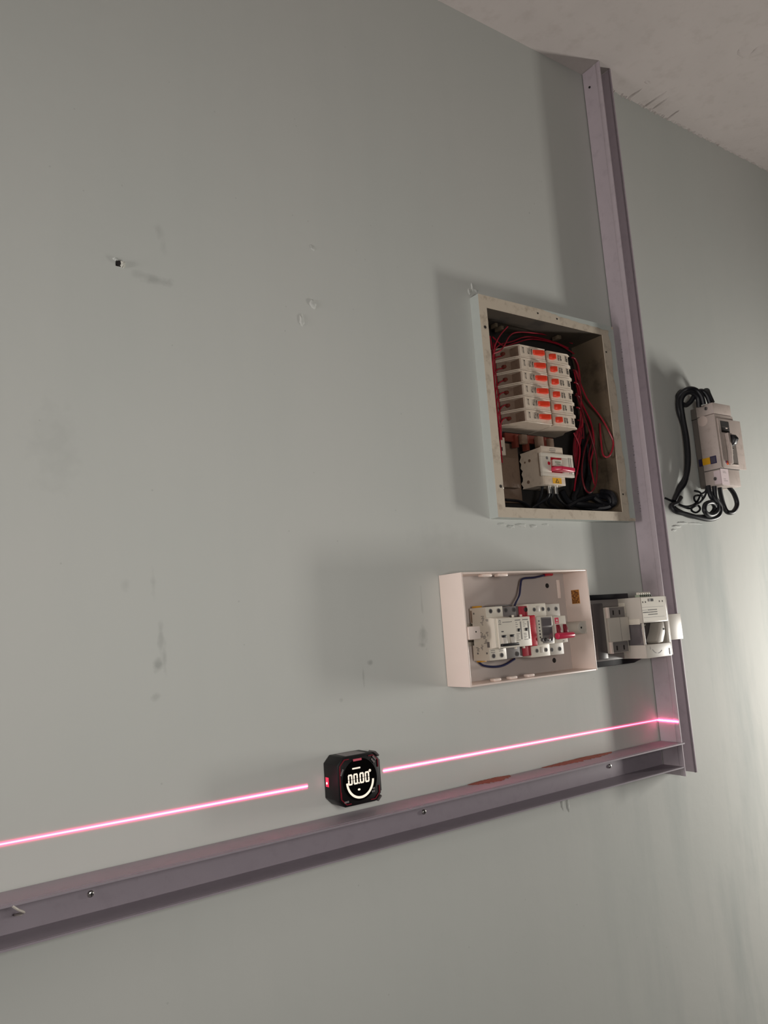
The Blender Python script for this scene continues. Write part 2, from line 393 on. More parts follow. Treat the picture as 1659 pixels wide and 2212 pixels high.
# wall with a real opening for the recessed distribution board and a small drilled hole
def wall_mesh():
    xs = sorted({-1500, 3600, 941, 1306, 300 - 5, 300 + 5}); zs = sorted({-1500, TOP + 60, 178, 578, 510 - 5, 510 + 5})
    b = MB(); idx = {}
    def vid(x, z):
        if (x, z) not in idx: idx[(x, z)] = len(b.v); b.v.append((x, 0, z))
        return idx[(x, z)]
    holes = []
    for i in range(len(xs) - 1):
        for j in range(len(zs) - 1):
            cx = (xs[i] + xs[i+1]) / 2; cz = (zs[j] + zs[j+1]) / 2
            if 941 < cx < 1306 and 178 < cz < 578: continue
            if 295 < cx < 305 and 505 < cz < 515: continue
            b.f.append([vid(xs[i], zs[j]), vid(xs[i+1], zs[j]), vid(xs[i+1], zs[j+1]), vid(xs[i], zs[j+1])])
    # reveal of the drilled hole
    q = [(295, 505), (305, 505), (305, 515), (295, 515)]
    n = len(b.v)
    for x, z in q: b.v.append((x, 0, z))
    for x, z in q: b.v.append((300 + (x-300)*.4, -14, 510 + (z-510)*.4))
    for k in range(4): b.f.append([n+k, n+(k+1)%4, n+4+(k+1)%4, n+4+k])
    b.f.append([n+4, n+5, n+6, n+7])
    return b
bw = wall_mesh()
wall = structure(bw.build('wall_back', M['wall']))
for p in wall.data.polygons:
    pass
ceiling = structure(MB().box(-1500, 3600, -60, 3600, TOP, TOP + 60).build('ceiling', M['ceil']))
floor = structure(MB().box(-1500, 3600, -60, 3600, -1560, -1500).build('floor', M['floor']))

def chip(name, x, z, r, rz, h, m, parent, hole=False, seed=0):
    """a low irregular blister of plaster on the wall"""
    rnd = random.Random(seed); b = MB(); n = 18; rings = [(1.0, 0.0), (0.72, h * .8), (0.42, h if not hole else h * .5), (0.12, h * 1.05 if not hole else -1.5)]
    jit = [1 + rnd.uniform(-.28, .28) for _ in range(n)]
    for rr, hh in rings:
        for k in range(n):
            a = 2 * math.pi * k / n
            b.v.append((x + r * rr * jit[k] * math.cos(a), hh + rnd.uniform(-.1, .1) * h * (hh > 0), z + rz * rr * jit[k] * math.sin(a)))
    for i in range(len(rings) - 1):
        for k in range(n):
            j = (k + 1) % n; b.f.append([i*n+k, i*n+j, (i+1)*n+j, (i+1)*n+k])
    b.f.append([(len(rings)-1)*n + k for k in range(n)])
    return b.build(name, m, parent, smooth=True)
chip('plaster_chip', 304.5, 509, 3.2, 5.5, 4.0, M['plaster'], wall, seed=1)
chip('plaster_chip', 296, 514.5, 5, 2.2, 1.6, M['wall'], wall, seed=8)
MB().cyl((300, -3, 510), 'd', 4.2, 2.2, 14).build('wall_hole', M['hole'], wall)
chip('wall_dent', 600, 508, 5.5, 7, 2.2, M['wall'], wall, seed=2)
chip('wall_dent', 579, 478, 4, 10, 1.6, M['wall'], wall, seed=3)
chip('wall_dent', 606, 604, 4, 5, 0.8, M['wall'], wall, seed=4)
for i, (x, z, r, rz, h) in enumerate(((944, 606, 3, 8, 1.8), (952, 601, 6, 3, 1.6), (936, 596, 4, 6, 1.4), (1476, 168, 16, 3, 2.0), (1500, 176, 18, 2.5, 2.0), (1466, 160, 9, 2.5, 1.6), (1548, 176, 30, 2, 1.0),
                                      (985, 160, 8, 3, 2.0), (1012, 163, 14, 4, 2.0), (1042, 162, 9, 3, 1.8), (965, 164, 10, 3, 1.6), (1075, 165, 10, 2, 1.2),
                                      (1060, -330, 3, 14, 1.2), (1046, -326, 2.5, 12, 1.0), (1100, -318, 26, 5, 1.4), (1150, -314, 30, 6, 1.6))):
    chip('plaster_ridge', x, z, r, rz, h, M['wall'], wall, seed=20 + i)
# rough plaster lip where the wall meets the ceiling
rnd = random.Random(5)
b = MB()
for k in range(90):
    x = 1395 + k * 11 + rnd.uniform(-4, 4); w = rnd.uniform(5, 14); h = rnd.uniform(2, 7)
    n = len(b.v)
    b.v += [(x - w, 0, TOP), (x + w, 0, TOP), (x + rnd.uniform(-3, 3), 0.2, TOP - h), (x, rnd.uniform(3, 7), TOP)]
    b.f += [[n, n+1, n+2], [n, n+2, n+3], [n+2, n+1, n+3]]
b.build('plaster_edge', M['ceil'], ceiling)
for i, (x, d, r1, r2) in enumerate(((1500, 14, 5, 26), (1560, 24, 4, 34), (1585, 30, 4, 30), (1650, 20, 5, 22), (1492, 60, 9, 5), (1600, 230, 24, 14), (1625, 246, 14, 22))):
    rr = random.Random(90 + i); bb = MB(); n = 14
    for s_, hh in ((1, 0), (.6, -2.4), (.2, -3.2)):
        for k in range(n):
            a = 2*math.pi*k/n; j = 1 + rr.uniform(-.25, .25)
            bb.v.append((x + r1*s_*j*math.cos(a), d + r2*s_*j*math.sin(a), TOP + hh))
    for q in range(2):
        for k in range(n): bb.f.append([q*n+k, q*n+(k+1)%n, (q+1)*n+(k+1)%n, (q+1)*n+k])
    bb.f.append([2*n+k for k in range(n)])
    bb.build('plaster_blister', M['ceil'], ceiling, smooth=True)

# ---------------------------------------------------------------- trunking (open U channels)
def channel_v():
    t = thing('cable_trunking', 'tall upright mauve-grey plastic cable trunking running to the ceiling, its lid off', 'trunking', (1356, 0, -323))
    b = MB()
    # side wall with an outward stepped lip near its front edge
    prof_l = [(1335, 2), (1335, 38), (1333.6, 39.5), (1333.6, 50), (1336.2, 50), (1336.2, 3.8), (1376.4, 3.8), (1376.4, 46), (1378.6, 46), (1378.6, 2)]
    b.prism(prof_l, 'z', -323, 1189)
    b.build('channel', M['trunk_v'], t, bevel=0.35, seg=1)
    # inner lips that once held the lid
    MB().box(1336.2, 1338.6, 46.4, 48, -323, 1189).box(1374, 1376.4, 42.5, 44, -323, 1189).build('lid_lip', M['trunk_in'], t)
    s = MB(); s.cyl((1357, 3.8, 1150), 'd', 4, 2.4, 16, 2.6); s.build('screw', M['steel'], t)
    s = MB(); s.cyl((1357, 3.8, 520), 'd', 4, 2.4, 16, 2.6); s.build('screw', M['steel'], t)
    MB().cyl((1333.2, 18, 1146), 'x', 2.4, 2.0, 12).build('rivet_hole', M['hole'], t)
    # row of faint factory print down the left side
    pr = MB(); rn = random.Random(3); z = 560
    while z > 190:
        h = rn.uniform(1.5, 5)
        if rn.random() < .78:
            pr.box(1334.8, 1335.0, 18 + rn.uniform(-1, 1), 20.2 + rn.uniform(-1, 1), z - h * .6, z)
        z -= h + (rn.uniform(8, 20) if rn.random() < .18 else rn.uniform(1.5, 3))
    pr.build('factory_print', M['trunk'], t)['kind'] = 'stuff'
    return t
channel_v()

def channel_h():
    t = thing('cable_trunking', 'long horizontal mauve-grey plastic cable trunking below the red laser line, its lid off', 'trunking', (500, 0, -307))
    prof = [(2, -260), (55, -260), (55, -262.4), (4, -262.4), (4, -304.6), (48, -304.6), (48, -307), (2, -307)]
    MB().prism(prof, 'x', -900, 1331).build('channel', M['trunk'], t, bevel=0.3, seg=1)
    MB().prism([(55, -259.8), (57.5, -259.8), (57.5, -262.2), (55, -262.2)], 'x', -900, 1333) \
        .prism([(52.2, -259.2), (53.2, -259.2), (53.2, -260.2), (52.2, -260.2)], 'x', -900, 1331) \
        .prism([(48, -304.8), (50.5, -304.8), (50.5, -307), (48, -307)], 'x', -900, 1331).build('lid_lip', M['trunk'], t)
    for x in (741, 1175, 250):
        s = MB(); s.cyl((x, 4, -284), 'd', 4.2, 2.4, 20, 3.0); sc = s.build('screw', M['steel'], t, bevel=0.3, seg=1)
        MB().box(x - 2.4, x + 2.4, 6.3, 6.6, -284.5, -283.5).box(x - .5, x + .5, 6.3, 6.6, -286.4, -281.6).build('screw_slot', M['hole'], sc)
    MB().box(300, 316, 2.5, 4.6, -268, -263).build('slot', M['hole'], t)
    # brick dust lying on the top flange
    for i, (x0, x1, w) in enumerate(((832, 925, 30), (1000, 1185, 26))):
        rr = random.Random(50 + i); d = MB(); n = 36
        front = []; back = []
        for k in range(n + 1):
            t_ = k / n; x = x0 + (x1 - x0) * t_; e = math.sin(math.pi * t_) ** .5 if 0 < t_ < 1 else 0.02
            front.append((x, 4 + e * w * (0.55 + rr.uniform(-.12, .2)))); back.append((x, 3.0))
        for k in range(n + 1):
            hh = 0.3 + 1.3 * math.sin(math.pi * k / n) * rr.uniform(.7, 1.1)
            d.v += [(back[k][0], back[k][1], -259.8 + hh * 1.3), (front[k][0], (front[k][1] + 3) / 2, -259.7 + hh * .6), (front[k][0], front[k][1], -259.85)]
        for k in range(n):
            a = 3 * k; d.f += [[a, a+3, a+4, a+1], [a+1, a+4, a+5, a+2]]
        d.build('brick_dust', M['dust'], t, smooth=True)
    b_ = MB().tube([(158, 57, -262), (164, 54, -268), (172, 40, -276), (168, 12, -284), (176, 6, -287)], 1.3).build('cord_end', M['white3'], t)
    return t
channel_h()
clip = MB().box(1333, 1376, 50.2, 53, -66, -16).box(1331.4, 1333.4, 30, 53, -66, -16).build('trunking_clip', M['white3'], bevel=0.5)
tag(clip, 'white plastic strap clipped across the upright trunking behind the changeover switch', 'clip')

# ---------------------------------------------------------------- recessed distribution board
def board():
    t = thing('distribution_board', 'old recessed cream metal distribution board with its door missing, full of breakers', 'electrical box', (1123, 0, 173))
    X0, X1, Z0, Z1 = 936, 1311, 173, 583
    x0, x1, z0, z1 = 954.5, 1274, 191, 560
    f = MB()
    D = 22
    for (a, b2, c, d2) in ((X0, x0, Z0, Z1), (x1, X1, Z0, Z1), (x0, x1, Z0, z0), (x0, x1, z1, Z1)):
        f.box(a, b2, D - 1.5, D, c, d2)
    f.build('front_rim', M['beige'], t)
    s = MB()
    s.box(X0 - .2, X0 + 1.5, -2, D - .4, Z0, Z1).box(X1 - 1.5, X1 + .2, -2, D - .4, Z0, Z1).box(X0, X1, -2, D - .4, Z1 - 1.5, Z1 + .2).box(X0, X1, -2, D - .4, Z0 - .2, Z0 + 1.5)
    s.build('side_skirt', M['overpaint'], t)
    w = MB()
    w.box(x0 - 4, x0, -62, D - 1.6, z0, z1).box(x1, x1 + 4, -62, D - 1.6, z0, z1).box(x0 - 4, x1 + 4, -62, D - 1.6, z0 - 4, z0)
    MB().box(x0 - 4, x1 + 4, -62, D - 1.6, z1, z1 + 4).build('inner_top', M['top_shade'], t)
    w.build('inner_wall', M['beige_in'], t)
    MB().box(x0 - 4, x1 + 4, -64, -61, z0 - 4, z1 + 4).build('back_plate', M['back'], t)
    # rough paint on the right rim
    r = MB(); rr = random.Random(4); n = 26; pts = []
    for k in range(n + 1): pts.append((1296 + rr.uniform(-3.5, 3), Z0 + 6 + (Z1 - Z0 - 12) * k / n))
    for k in range(n + 1): r.v += [(pts[k][0], D + .35, pts[k][1]), (X1 + .1, D + .35, pts[k][1])]
    for k in range(n): r.f.append([2*k, 2*k+1, 2*k+3, 2*k+2])
    r.build('paint_smear', M['overpaint'], t)
    r = MB(); pts = []; n = 22
    for k in range(n + 1): pts.append((1100 + 205 * k / n, Z1 - 11 * (k / n) ** .7 - rr.uniform(0, 2.5) * min(1, k / 3)))
    for k in range(n + 1): r.v += [(pts[k][0], D + .7, pts[k][1]), (pts[k][0], D + .7, Z1 + .1)]
    for k in range(n): r.f.append([2*k, 2*k+1, 2*k+3, 2*k+2])
    r.build('paint_smear', M['overpaint'], t)
    for (x, z) in ((946, 521), (948, 228), (1281, 227), (1280, 524), (1141, 571), (1088, 573)):
        MB().cyl((x, D - .5, z), 'd', 2.9 if x < 1000 else 1.9, .9, 14).build('screw_hole', M['hole'], t)
    MB().cyl((952, 12, 228), 'x', 4, 8, 14, 5.5).build('lug_screw', M['steel'], t, bevel=.4)
    # shallow swing bracket and knock-out lugs under the top edge
    rr = random.Random(12)
    for (x, z) in ((968, 549), (985, 553), (1010, 549), (1020, 544), (1180, 552)):
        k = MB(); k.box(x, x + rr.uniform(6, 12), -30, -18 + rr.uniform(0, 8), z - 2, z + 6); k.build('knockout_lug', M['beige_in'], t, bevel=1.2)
    # bare mounting plate and bus bar behind the devices
    MB().box(958, 1072, -60, -50, 214, 330).build('mounting_plate', M['mcb_in'], t, bevel=1)
    return t
board()

# busbar comb between the breaker rows and the main switch
t = thing('busbar_comb', 'brown copper busbar with ivory insulators between breaker rows and main switch', 'busbar', (1080, -20, 318))
MB().box(1020, 1150, -34, -28, 328, 344).box(1040, 1048, -34, -22, 316, 340).box(1068, 1076, -34, -22, 312, 340).box(1112, 1120, -30, -18, 308, 340).build('bar', M['copper'], t, bevel=.8)
for (x, z, w, h) in ((1050, 322, 14, 18), (1092, 316, 16, 24), (1124, 318, 12, 20)):
    MB().box(x, x + w, -24, -14, z, z + h).build('insulator', M['mcb_in'], t, bevel=1)
t = thing('terminal_block', 'small ivory terminal block on the left of the grey main switch inside the board', 'terminal', (985, -40, 260))
MB().box(986, 1052, -48, -34, 240, 298).build('body', M['mcb_in'], t, bevel=1.5)
MB().box(986, 1006, -46, -16, 296, 330).build('end_clamp', M['mcb'], t, bevel=1)
for k in range(4): MB().cyl((996, -34 + 0, 250 + k * 14), 'd', 3.4, 1.2, 12).build('screw', M['copper'], t)
MB().box(996, 998, -16, -15.5, 304, 311).box(994.6, 996.2, -16, -15.5, 309.6, 310.8).build('number_print', M['ink'], t)

# twelve single pole breakers, six rows in two columns
def mcb_left():
    """long axis along x; local row centre z = 0, occupying z -12.3..12.3"""
    parts = []
    H = 12.2
    fin = [(1037, 15), (1104, 15), (1104, 6), (1112, 6), (1112, -58), (1002, -58), (1002, -36), (1010, -30), (1022, -8), (1030, 8)]
    core = [(1037, 14.6), (1103.6, 14.6), (1103.6, 5), (1112, 5), (1112, -58), (1012, -58), (1012, -26), (1036, -22)]
    b = MB().prism(fin, 'z', H - 2.2, H).prism(fin, 'z', -H, -H + 2.2).prism(core, 'z', -H + 2.2, H - 2.2)
    return b, fin
def build_mcb(col, row, z, label, proto):
    t = thing('miniature_breaker', label, 'circuit breaker', (1075 if col == 0 else 1145, 0, z), 'orange toggle breakers in two columns of six')
    if proto:
        for p in proto: copy_part(p, t, None)
        return t
    z0 = 0
    base = W((1075 if col == 0 else 1145, 0, z))
    H = 12.2
    def sh(b):                                # move builder coordinates to row height
        b.v = [(x, d, zz + z) for x, d, zz in b.v]; return b
    if col == 0:
        fin = [(1037, 15), (1105, 15), (1105, 7), (1111, 7), (1111, -58), (1002, -58), (1002, -36), (1010, -30), (1021, -8), (1030, 8)]
        core = [(1038, 14.4), (1104.4, 14.4), (1104.4, 6.4), (1110.8, 6.4), (1110.8, -57), (1014, -57), (1014, -27), (1037.4, -24)]
        sh(MB().prism(fin, 'z', H - 2.1, H).prism(fin, 'z', -H, -H + 2.1)).build('side_shell', M['mcb'], t, bevel=.5, seg=1)
        sh(MB().prism(core, 'z', -H + 2.1, H - 2.1)).build('body', M['mcb'], t, bevel=.3, seg=1)
        rec = sh(MB().prism([(1037.2, 10), (1037.2, -24), (1012, -27.5), (1012, -24.5), (1024, -14), (1034.4, -10)], 'z', -H + 2.2, H - 2.2)).build('terminal_recess', M['mcb_in'], t)
        sh(MB().cyl((1021, -17, 0), 'd', 4.2, 6, 14, 3.2)).build('terminal_screw', M['copper'], rec, bevel=.4)
        sh(MB().box(1105.4, 1113.5, 3, 9.5, -H + 1.6, H - 1.6)).build('trip_link', M['mcb_in'], t, bevel=.5)
        tg = MB().prism([(1071, 14), (1073, 18), (1092, 23.5), (1096, 22), (1097, 18), (1095, 14)], 'z', -3.6, 5.8)
        sh(tg).build('toggle', M['orange'], t, bevel=1.0)
        pr = MB()
        rn = random.Random(col * 10 + 1)
        for (x, w) in ((1045, 2.6), (1058, 2.2), (1061.5, 1.6), (1066, 2.8)):
            zz = -4
            while zz < 6.5:
                h = rn.uniform(1.0, 3.2); pr.box(x + rn.uniform(-.4, .4), x + w * rn.uniform(.5, 1), 15, 15.15, zz, zz + h); zz += h + .6
        sh(pr).build('rating_print', M['ink'], t)
    else:
        fin = [(1112, 13), (1168, 15), (1174, 12), (1181, 8.5), (1181, 4), (1176, 2), (1178, -20), (1190, -36), (1190, -58), (1112, -58)]
        core = [(1112.4, 12.6), (1167, 14.4), (1173, 11), (1174, -22), (1184, -40), (1184, -57), (1112.4, -57)]
        sh(MB().prism(fin, 'z', H - 1.5, H).prism(fin, 'z', -H, -H + 3.4)).build('side_shell', M['mcb'], t, bevel=.4, seg=1)
        sh(MB().prism(core, 'z', -H + 3.4, H - 1.5)).build('body', M['mcb'], t, bevel=.3, seg=1)
        tg = MB().prism([(1117, 12), (1117, 16), (1121, 19.5), (1129, 21), (1130, 18), (1129, 12)], 'z', -5, 5.4)
        sh(tg).build('toggle', M['orange'], t, bevel=1.0)
        pr = MB(); rn = random.Random(77)
        for (x, w) in ((1142, 2.0), (1148, 2.4), (1163, 3.4)):
            zz = -4.6
            while zz < 5.5:
                h = rn.uniform(.9, 2.8); dd = 13 + (x + w - 1112) * 2 / 56
                pr.box(x + rn.uniform(-.3, .3), x + w * rn.uniform(.5, 1), dd - .3, dd + .22, zz, zz + h); zz += h + .6
        sh(pr).build('rating_print', M['ink'], t)
    return t
ORD = ['top row', 'second row from the top', 'third row from the top', 'fourth row from the top', 'fifth row from the top', 'bottom row']
PROTO = {0: None, 1: None}
for r in range(6):
    for c in (0, 1):
        z = (493.5 if c == 0 else 493.0) - r * 25.7 * .982
        lab = ('wide-toggle ivory breaker beside the terminal screws, left column, ' if c == 0 else 'short-toggle ivory breaker in the right column, ') + ORD[r]
        o = build_mcb(c, r, z, lab, PROTO[c])
        if PROTO[c] is None: PROTO[c] = list(o.children)

# main switch with red handle
t = thing('main_switch', 'ivory main switch with red lever and yellow warning label, low in the board', 'switch', (1104, -50, 240))
rr = random.Random(2)
zz = [241, 244, 252, 256, 262, 270, 276, 282, 290, 296, 304, 310]; edge = []
for i, z in enumerate(zz): edge.append((-50 + (0, 3, -2, 2.5, 4, 1, 5, 0, 3, -1, 4, 2)[i], z))
MB().prism(edge + [(6, 312), (6, 240)], 'x', 1074, 1132).build('body', M['mcb'], t, bevel=.5, seg=1)
MB().box(1074, 1132, 6, 9, 301, 314).build('shoulder', M['mcb'], t, bevel=.6)
MB().box(1076, 1132, 5, 8, 240, 256).build('shoulder', M['mcb'], t, bevel=.6)
bz = MB(); bz.box(1068, 1154, 6, 13, 256, 263).box(1068, 1154, 6, 13, 293, 300).box(1068, 1092, 6, 13, 263, 293).box(1126, 1154, 6, 13, 263, 293)
bz.build('bezel', M['white2'], t, bevel=.7)
MB().box(1092, 1126, 6, 8.5, 263, 293).build('lever_slot', M['redpl'], t)
MB().box(1141, 1142.2, 13, 13.2, 262, 294).box(1146, 1147.2, 13, 13.2, 262, 294).build('bezel_groove', M['greyink'], t)
lv = MB().prism([(1090, 13), (1090, 24), (1100, 32), (1142, 26), (1146, 21), (1138, 17), (1110, 13)], 'z', 264, 272).build('lever', M['pinkred'], t, bevel=1.4)
MB().box(1098, 1121, 8, 15, 276, 288).build('status_flag', M['white2'], t, bevel=.4)
MB().box(1101, 1116, 15, 15.2, 282, 284).box(1104, 1114, 15, 15.2, 278.6, 280).build('status_print', M['green'], t)
MB().cyl((1086, 13, 280), 'd', 3.4, .4, 16).build('indicator', M['redpl'], t)
MB().cyl((1082, 13, 290), 'd', 3, .3, 16).build('button_mark', M['greyink'], t)
MB().box(1097, 1121, 8, 8.4, 243, 254).build('warning_label', M['yellow'], t)
b = MB(); b.prism([(1104, 244.6), (1114, 244.6), (1109, 252.6)], 'd', 8.4, 8.6); b.build('warning_triangle', M['ink'], t)
MB().prism([(1106.4, 245.8), (1111.6, 245.8), (1109, 250.2)], 'd', 8.6, 8.7).build('triangle_centre', M['yellow'], t)
MB().box(1096, 1112, 9, 9.2, 309.4, 310.4).box(1094, 1112, 9, 9.2, 306.2, 307.4).box(1098, 1110, 9, 9.2, 303.2, 304.2).build('maker_print', M['greyink'], t)
for (d, z, r_) in ((-24, 292, 3), (-32, 252, 3.4), (-36, 291, 2)):
    MB().cyl((1073.4, d, z), 'x', r_, .8, 12).build('rivet', M['mcb_in'], t)
for x in (1100, 1118):
    MB().cyl((x, -6, 226), 'z', 4, 16, 14).build('ferrule', M['steel'], t, smooth=True)

def wires(key, name, r, m, label, cat, group, m2=None, seg=8, jit=0.0):
    out = []
    for i, p in enumerate(PATHS[key]):
        mm = m2 if (m2 and i % 2) else m
        o = MB().tube(p, r, seg=seg).build(name, mm, smooth=True)
        lb = label[i] if isinstance(label, list) else label
        tag(o, lb, cat, group); out.append(o)
    return out
wires('red_left', 'red_wire', 1.3, M['redwire'],
      ['thin red wire arching highest over the left breakers to its loose end', 'long red wire curving over the top row of breakers from the left bundle',
       'dark red wire lying low across the top of the breaker block', 'red wire running straight down the left edge of the recessed board',
       'second red wire running down the left edge beside the terminal screws', 'red wire arcing over the breakers then down the left bundle'], 'wire', 'red wires left of the breakers')
wires('red_stub', 'red_wire', 1.3, M['redwire'], ['red wire tail at the left screw terminal, ' + ORD[k] for k in range(6)], 'wire', 'red tails into the left breakers')
wires('red_right', 'red_wire', 1.75, M['redwire'],
      ['red wire leaving the right column breaker, ' + ORD[k] for k in range(6)] +
      ['red wire loop reaching farthest out towards the inner wall of the board', 'long red wire loop hanging lowest beside the main switch', 'red wire inside the long loop, turning at its lower end',
       'dark red wire slanting behind the hanging loops', 'short red wire hanging from the bundle right beside the main switch'], 'wire', 'red wires right of the breakers', m2=M['darkred'])
wires('panel_black', 'black_cable', 2.6, M['blackc'], ['black cable from under the main switch bending toward the terminal block', 'black cable from under the main switch bending toward the breaker wiring', 'black cable farthest back under the body of the main switch',
      'black cable crossing behind the others under the main switch', 'thin black cable lying along the lower left of the board'], 'cable', 'black cables under the main switch')
wires('panel_thick', 'black_cable', 6.0, M['blackc'], ['thick black cable rising behind the hanging red wires', 'thick black cable curled against the lower inner wall of the board', 'thick black cable arched over the coil in the lower corner of the board',
      'thick black cable sweeping along the floor of the board'], 'cable', 'thick black cables at the foot of the board')

# ---------------------------------------------------------------- white surface enclosure
def enclosure():
    t = thing('surface_enclosure', 'open white plastic surface enclosure mounted on the wall under the recessed board', 'electrical box', (955, 0, -102))
    x0, x1, z0, z1, D, w = 809, 1107, -103.5, 76, 58, 3
    b = MB()
    b.box(x0, x0 + w, 1, D, z0, z1).box(x1 - w, x1, 1, D, z0, z1).box(x0 + w, x1 - w, 1, D, z1 - w, z1).box(x0 + w, x1 - w, 1, D, z0, z0 + w)
    b.build('side_walls', M['white'], t, bevel=.9)
    MB().box(x0 + w, x1 - w, 1, 3, z0 + w, z1 - w).build('back_panel', M['backpl'], t)
    MB().box(813, 838, 44, 60, -31, -10).build('lid_screw_post', M['white'], t, bevel=2)
    MB().cyl((828, 59.6, -19), 'd', 1.3, .8, 10).build('post_hole', M['hole'], t)
    p = MB().cyl((1088, 6, -27), 'd', 11, 44, 28).build('lid_screw_post', M['white3'], t, bevel=1)
    MB().box(1088, 1104, 6, 46, -38, -16).build('post_web', M['white3'], p)
    MB().cyl((1085, 50, -27), 'd', 1.8, .6, 12).build('post_hole', M['hole'], t)
    for (x, z) in ((1059, 52), (1058, -82)):
        MB().cyl((x, 3, z), 'd', 4.4, .5, 20).build('fixing_hole', M['hole'], t)
    MB().box(1083, 1091, 3, 5, 28, 62).build('rib', M['white'], t, bevel=1)
    for x in (876, 912, 952):
        for z, s in ((z1 - w, -1), (z0 + w, 1)):
            if x == 952 and s < 0: continue
            MB().box(x - (16 if s < 0 else 10), x + 5, 40, 52, min(z, z + s * 5), max(z, z + s * 5)).build('cable_knockout', M['white'], t, bevel=1.6)
    g = MB().box(1103.2, 1104, 19, 37, 16, 41).build('quality_sticker', M['gold'], t)
    rr = random.Random(9); q = MB()
    for i in range(6):
        for j in range(8):
            if rr.random() < .62: q.box(1102.9, 1103.2, 20 + i * 2.7, 22.2 + i * 2.7, 17.5 + j * 2.8, 17.5 + j * 2.8 + rr.uniform(1, 2.6))
    q.build('sticker_print', M['brown'], g)
    return t
enclosure()
rail = MB().prism([(4, -42), (10, -42), (10, -36), (5.5, -36), (5.5, -12), (10, -12), (10, -6), (4, -6)], 'x', 830, 1060).build('din_rail', M['steel'])
tag(rail, 'metal mounting rail behind the modules in the white enclosure', 'rail')

# two pole breaker with auto recloser cover
t = thing('two_pole_breaker', 'white two-pole breaker at the end of the row in the open white enclosure', 'circuit breaker', (880, 8, -66))
P_ = [(10, 19), (50, 19), (50, 2), (67, 0), (67, -46.5), (50, -49), (50, -67), (10, -67), (10, -42), (14, -42), (14, -6), (10, -6)]
MB().prism(P_, 'x', 862, 899).build('body', M['white2'], t, bevel=.6)
for (x, z) in ((872, 12), (890, 12), (870, -60), (888, -60)):
    h_ = MB().cyl((x, 49.6, z), 'd', 3.9, .9, 18).build('terminal_hole', M['greypl'], t)
    MB().cyl((x, 50.5, z), 'd', 2.8, .2, 14).build('terminal_screw', M['hole'], h_)
MB().box(865, 874, 50, 50.3, -54.6, -53.6).box(865, 874, 50, 50.3, -51.4, -50.4).box(883, 892, 50, 50.3, -53.6, -52.6).box(883, 892, 50, 50.3, -50.6, -49.6).build('terminal_print', M['greyink'], t)
sp = MB(); rr = random.Random(21)
for (d, z, n) in ((36, 4, 5), (34, -6, 3), (30, -22, 5), (36, -26, 4), (44, -22, 4), (38, -34, 4), (28, -42, 5), (18, -46, 4), (46, -2, 2)):
    for k in range(n):
        sp.box(861.8, 862, d + rr.uniform(0, 5), d + rr.uniform(5.5, 9), z - k * 1.9, z - k * 1.9 + .9)
sp.build('side_print', M['greyink'], t)
MB().box(861.8, 862, 46, 52, -46, -37).build('code_patch', M['greypl'], t)
for (d, z) in ((20, 10), (22, -55), (44, -55)):
    MB().cyl((861.4, d, z), 'x', 1.6, .8, 10).build('rivet', M['greyink'], t)
MB().box(861.4, 862.4, 12, 15, -5, 15).build('side_slot', M['mcb_in'], t)
for z in (19, -69.5):
    MB().box(864, 876, 14, 26, z, z + 3).build('cable_lug', M['ylug'], t, bevel=.6)

t = thing('grey_module', 'mid-grey two-terminal module next to the two-pole breaker in the white enclosure', 'circuit breaker', (918, 8, -66))
MB().box(900, 939, 10, 46, -67, 18).build('body', M['greypl'], t, bevel=.8)
for (x, z) in ((910, 12), (929, 12), (927, -61)):
    h_ = MB().cyl((x, 45.8, z), 'd', 3.9, .7, 18).build('terminal_hole', M['dkgrey'], t)
    MB().cyl((x, 46.5, z), 'd', 2.6, .2, 14).build('terminal_screw', M['hole'], h_)

t = thing('recloser_cover', 'white front cover with two grey rockers and a long black lever', 'circuit breaker', (902, 67, -48))
MB().box(866, 938.5, 67.3, 71, -48.5, -.5).build('face', M['white2'], t, bevel=.8)
MB().box(899, 938.5, 46.5, 67.2, -48.5, -.5).build('housing', M['white2'], t, bevel=.6)
for x in (908, 926):
    for z in (-.5, -52): MB().box(x, x + 2.4, 60, 64, z, z + 3.8).build('latch_pin', M['white2'], t, bevel=.4)
MB().box(876, 897, 71, 71.2, -7.6, -6.8).box(867.6, 873, 71, 71.2, -10.6, -9.8).build('face_print', M['ink'], t)
lg = MB(); lg.ring((870.4, -6.4), 1.6, 2.2, 71, 71.2, seg=16).box(868.2, 872.6, 71, 71.2, -4.2, -3.6).build('face_logo', M['greyink'], t)
MB().box(872, 877, 71, 71.3, -22.8, -21).build('indicator', M['ink'], t)
for x in (872, 890):
    r_ = MB().prism([(71, -30.5), (74.5, -31.5), (76, -41), (71, -42)], 'x', x - 1, x + 8).build('rocker', M['white3'], t, bevel=.7)
    MB().box(x - .6, x + 7.6, 71.1, 74, -31.4, -27.6).build('rocker_slot', M['black'], r_, bevel=.4)
MB().prism([(71, -45.4), (76, -45.4), (77.5, -42), (74, -40.8), (71, -41.6)], 'x', 867, 905).build('lever', M['black'], t, bevel=1.2)
bars = MB().box(915.4, 917.4, 71, 71.3, -37, -8).box(932.6, 934.6, 71, 71.3, -37, -8).build('status_bar', M['greypl'], t)
MB().box(908, 914, 71, 71.8, -24, -19).build('window', M['black'], t, bevel=.4)
MB().box(925.4, 931.4, 71, 71.8, -24, -19).build('window', M['black'], t, bevel=.4)
tx = MB(); rr = random.Random(31)
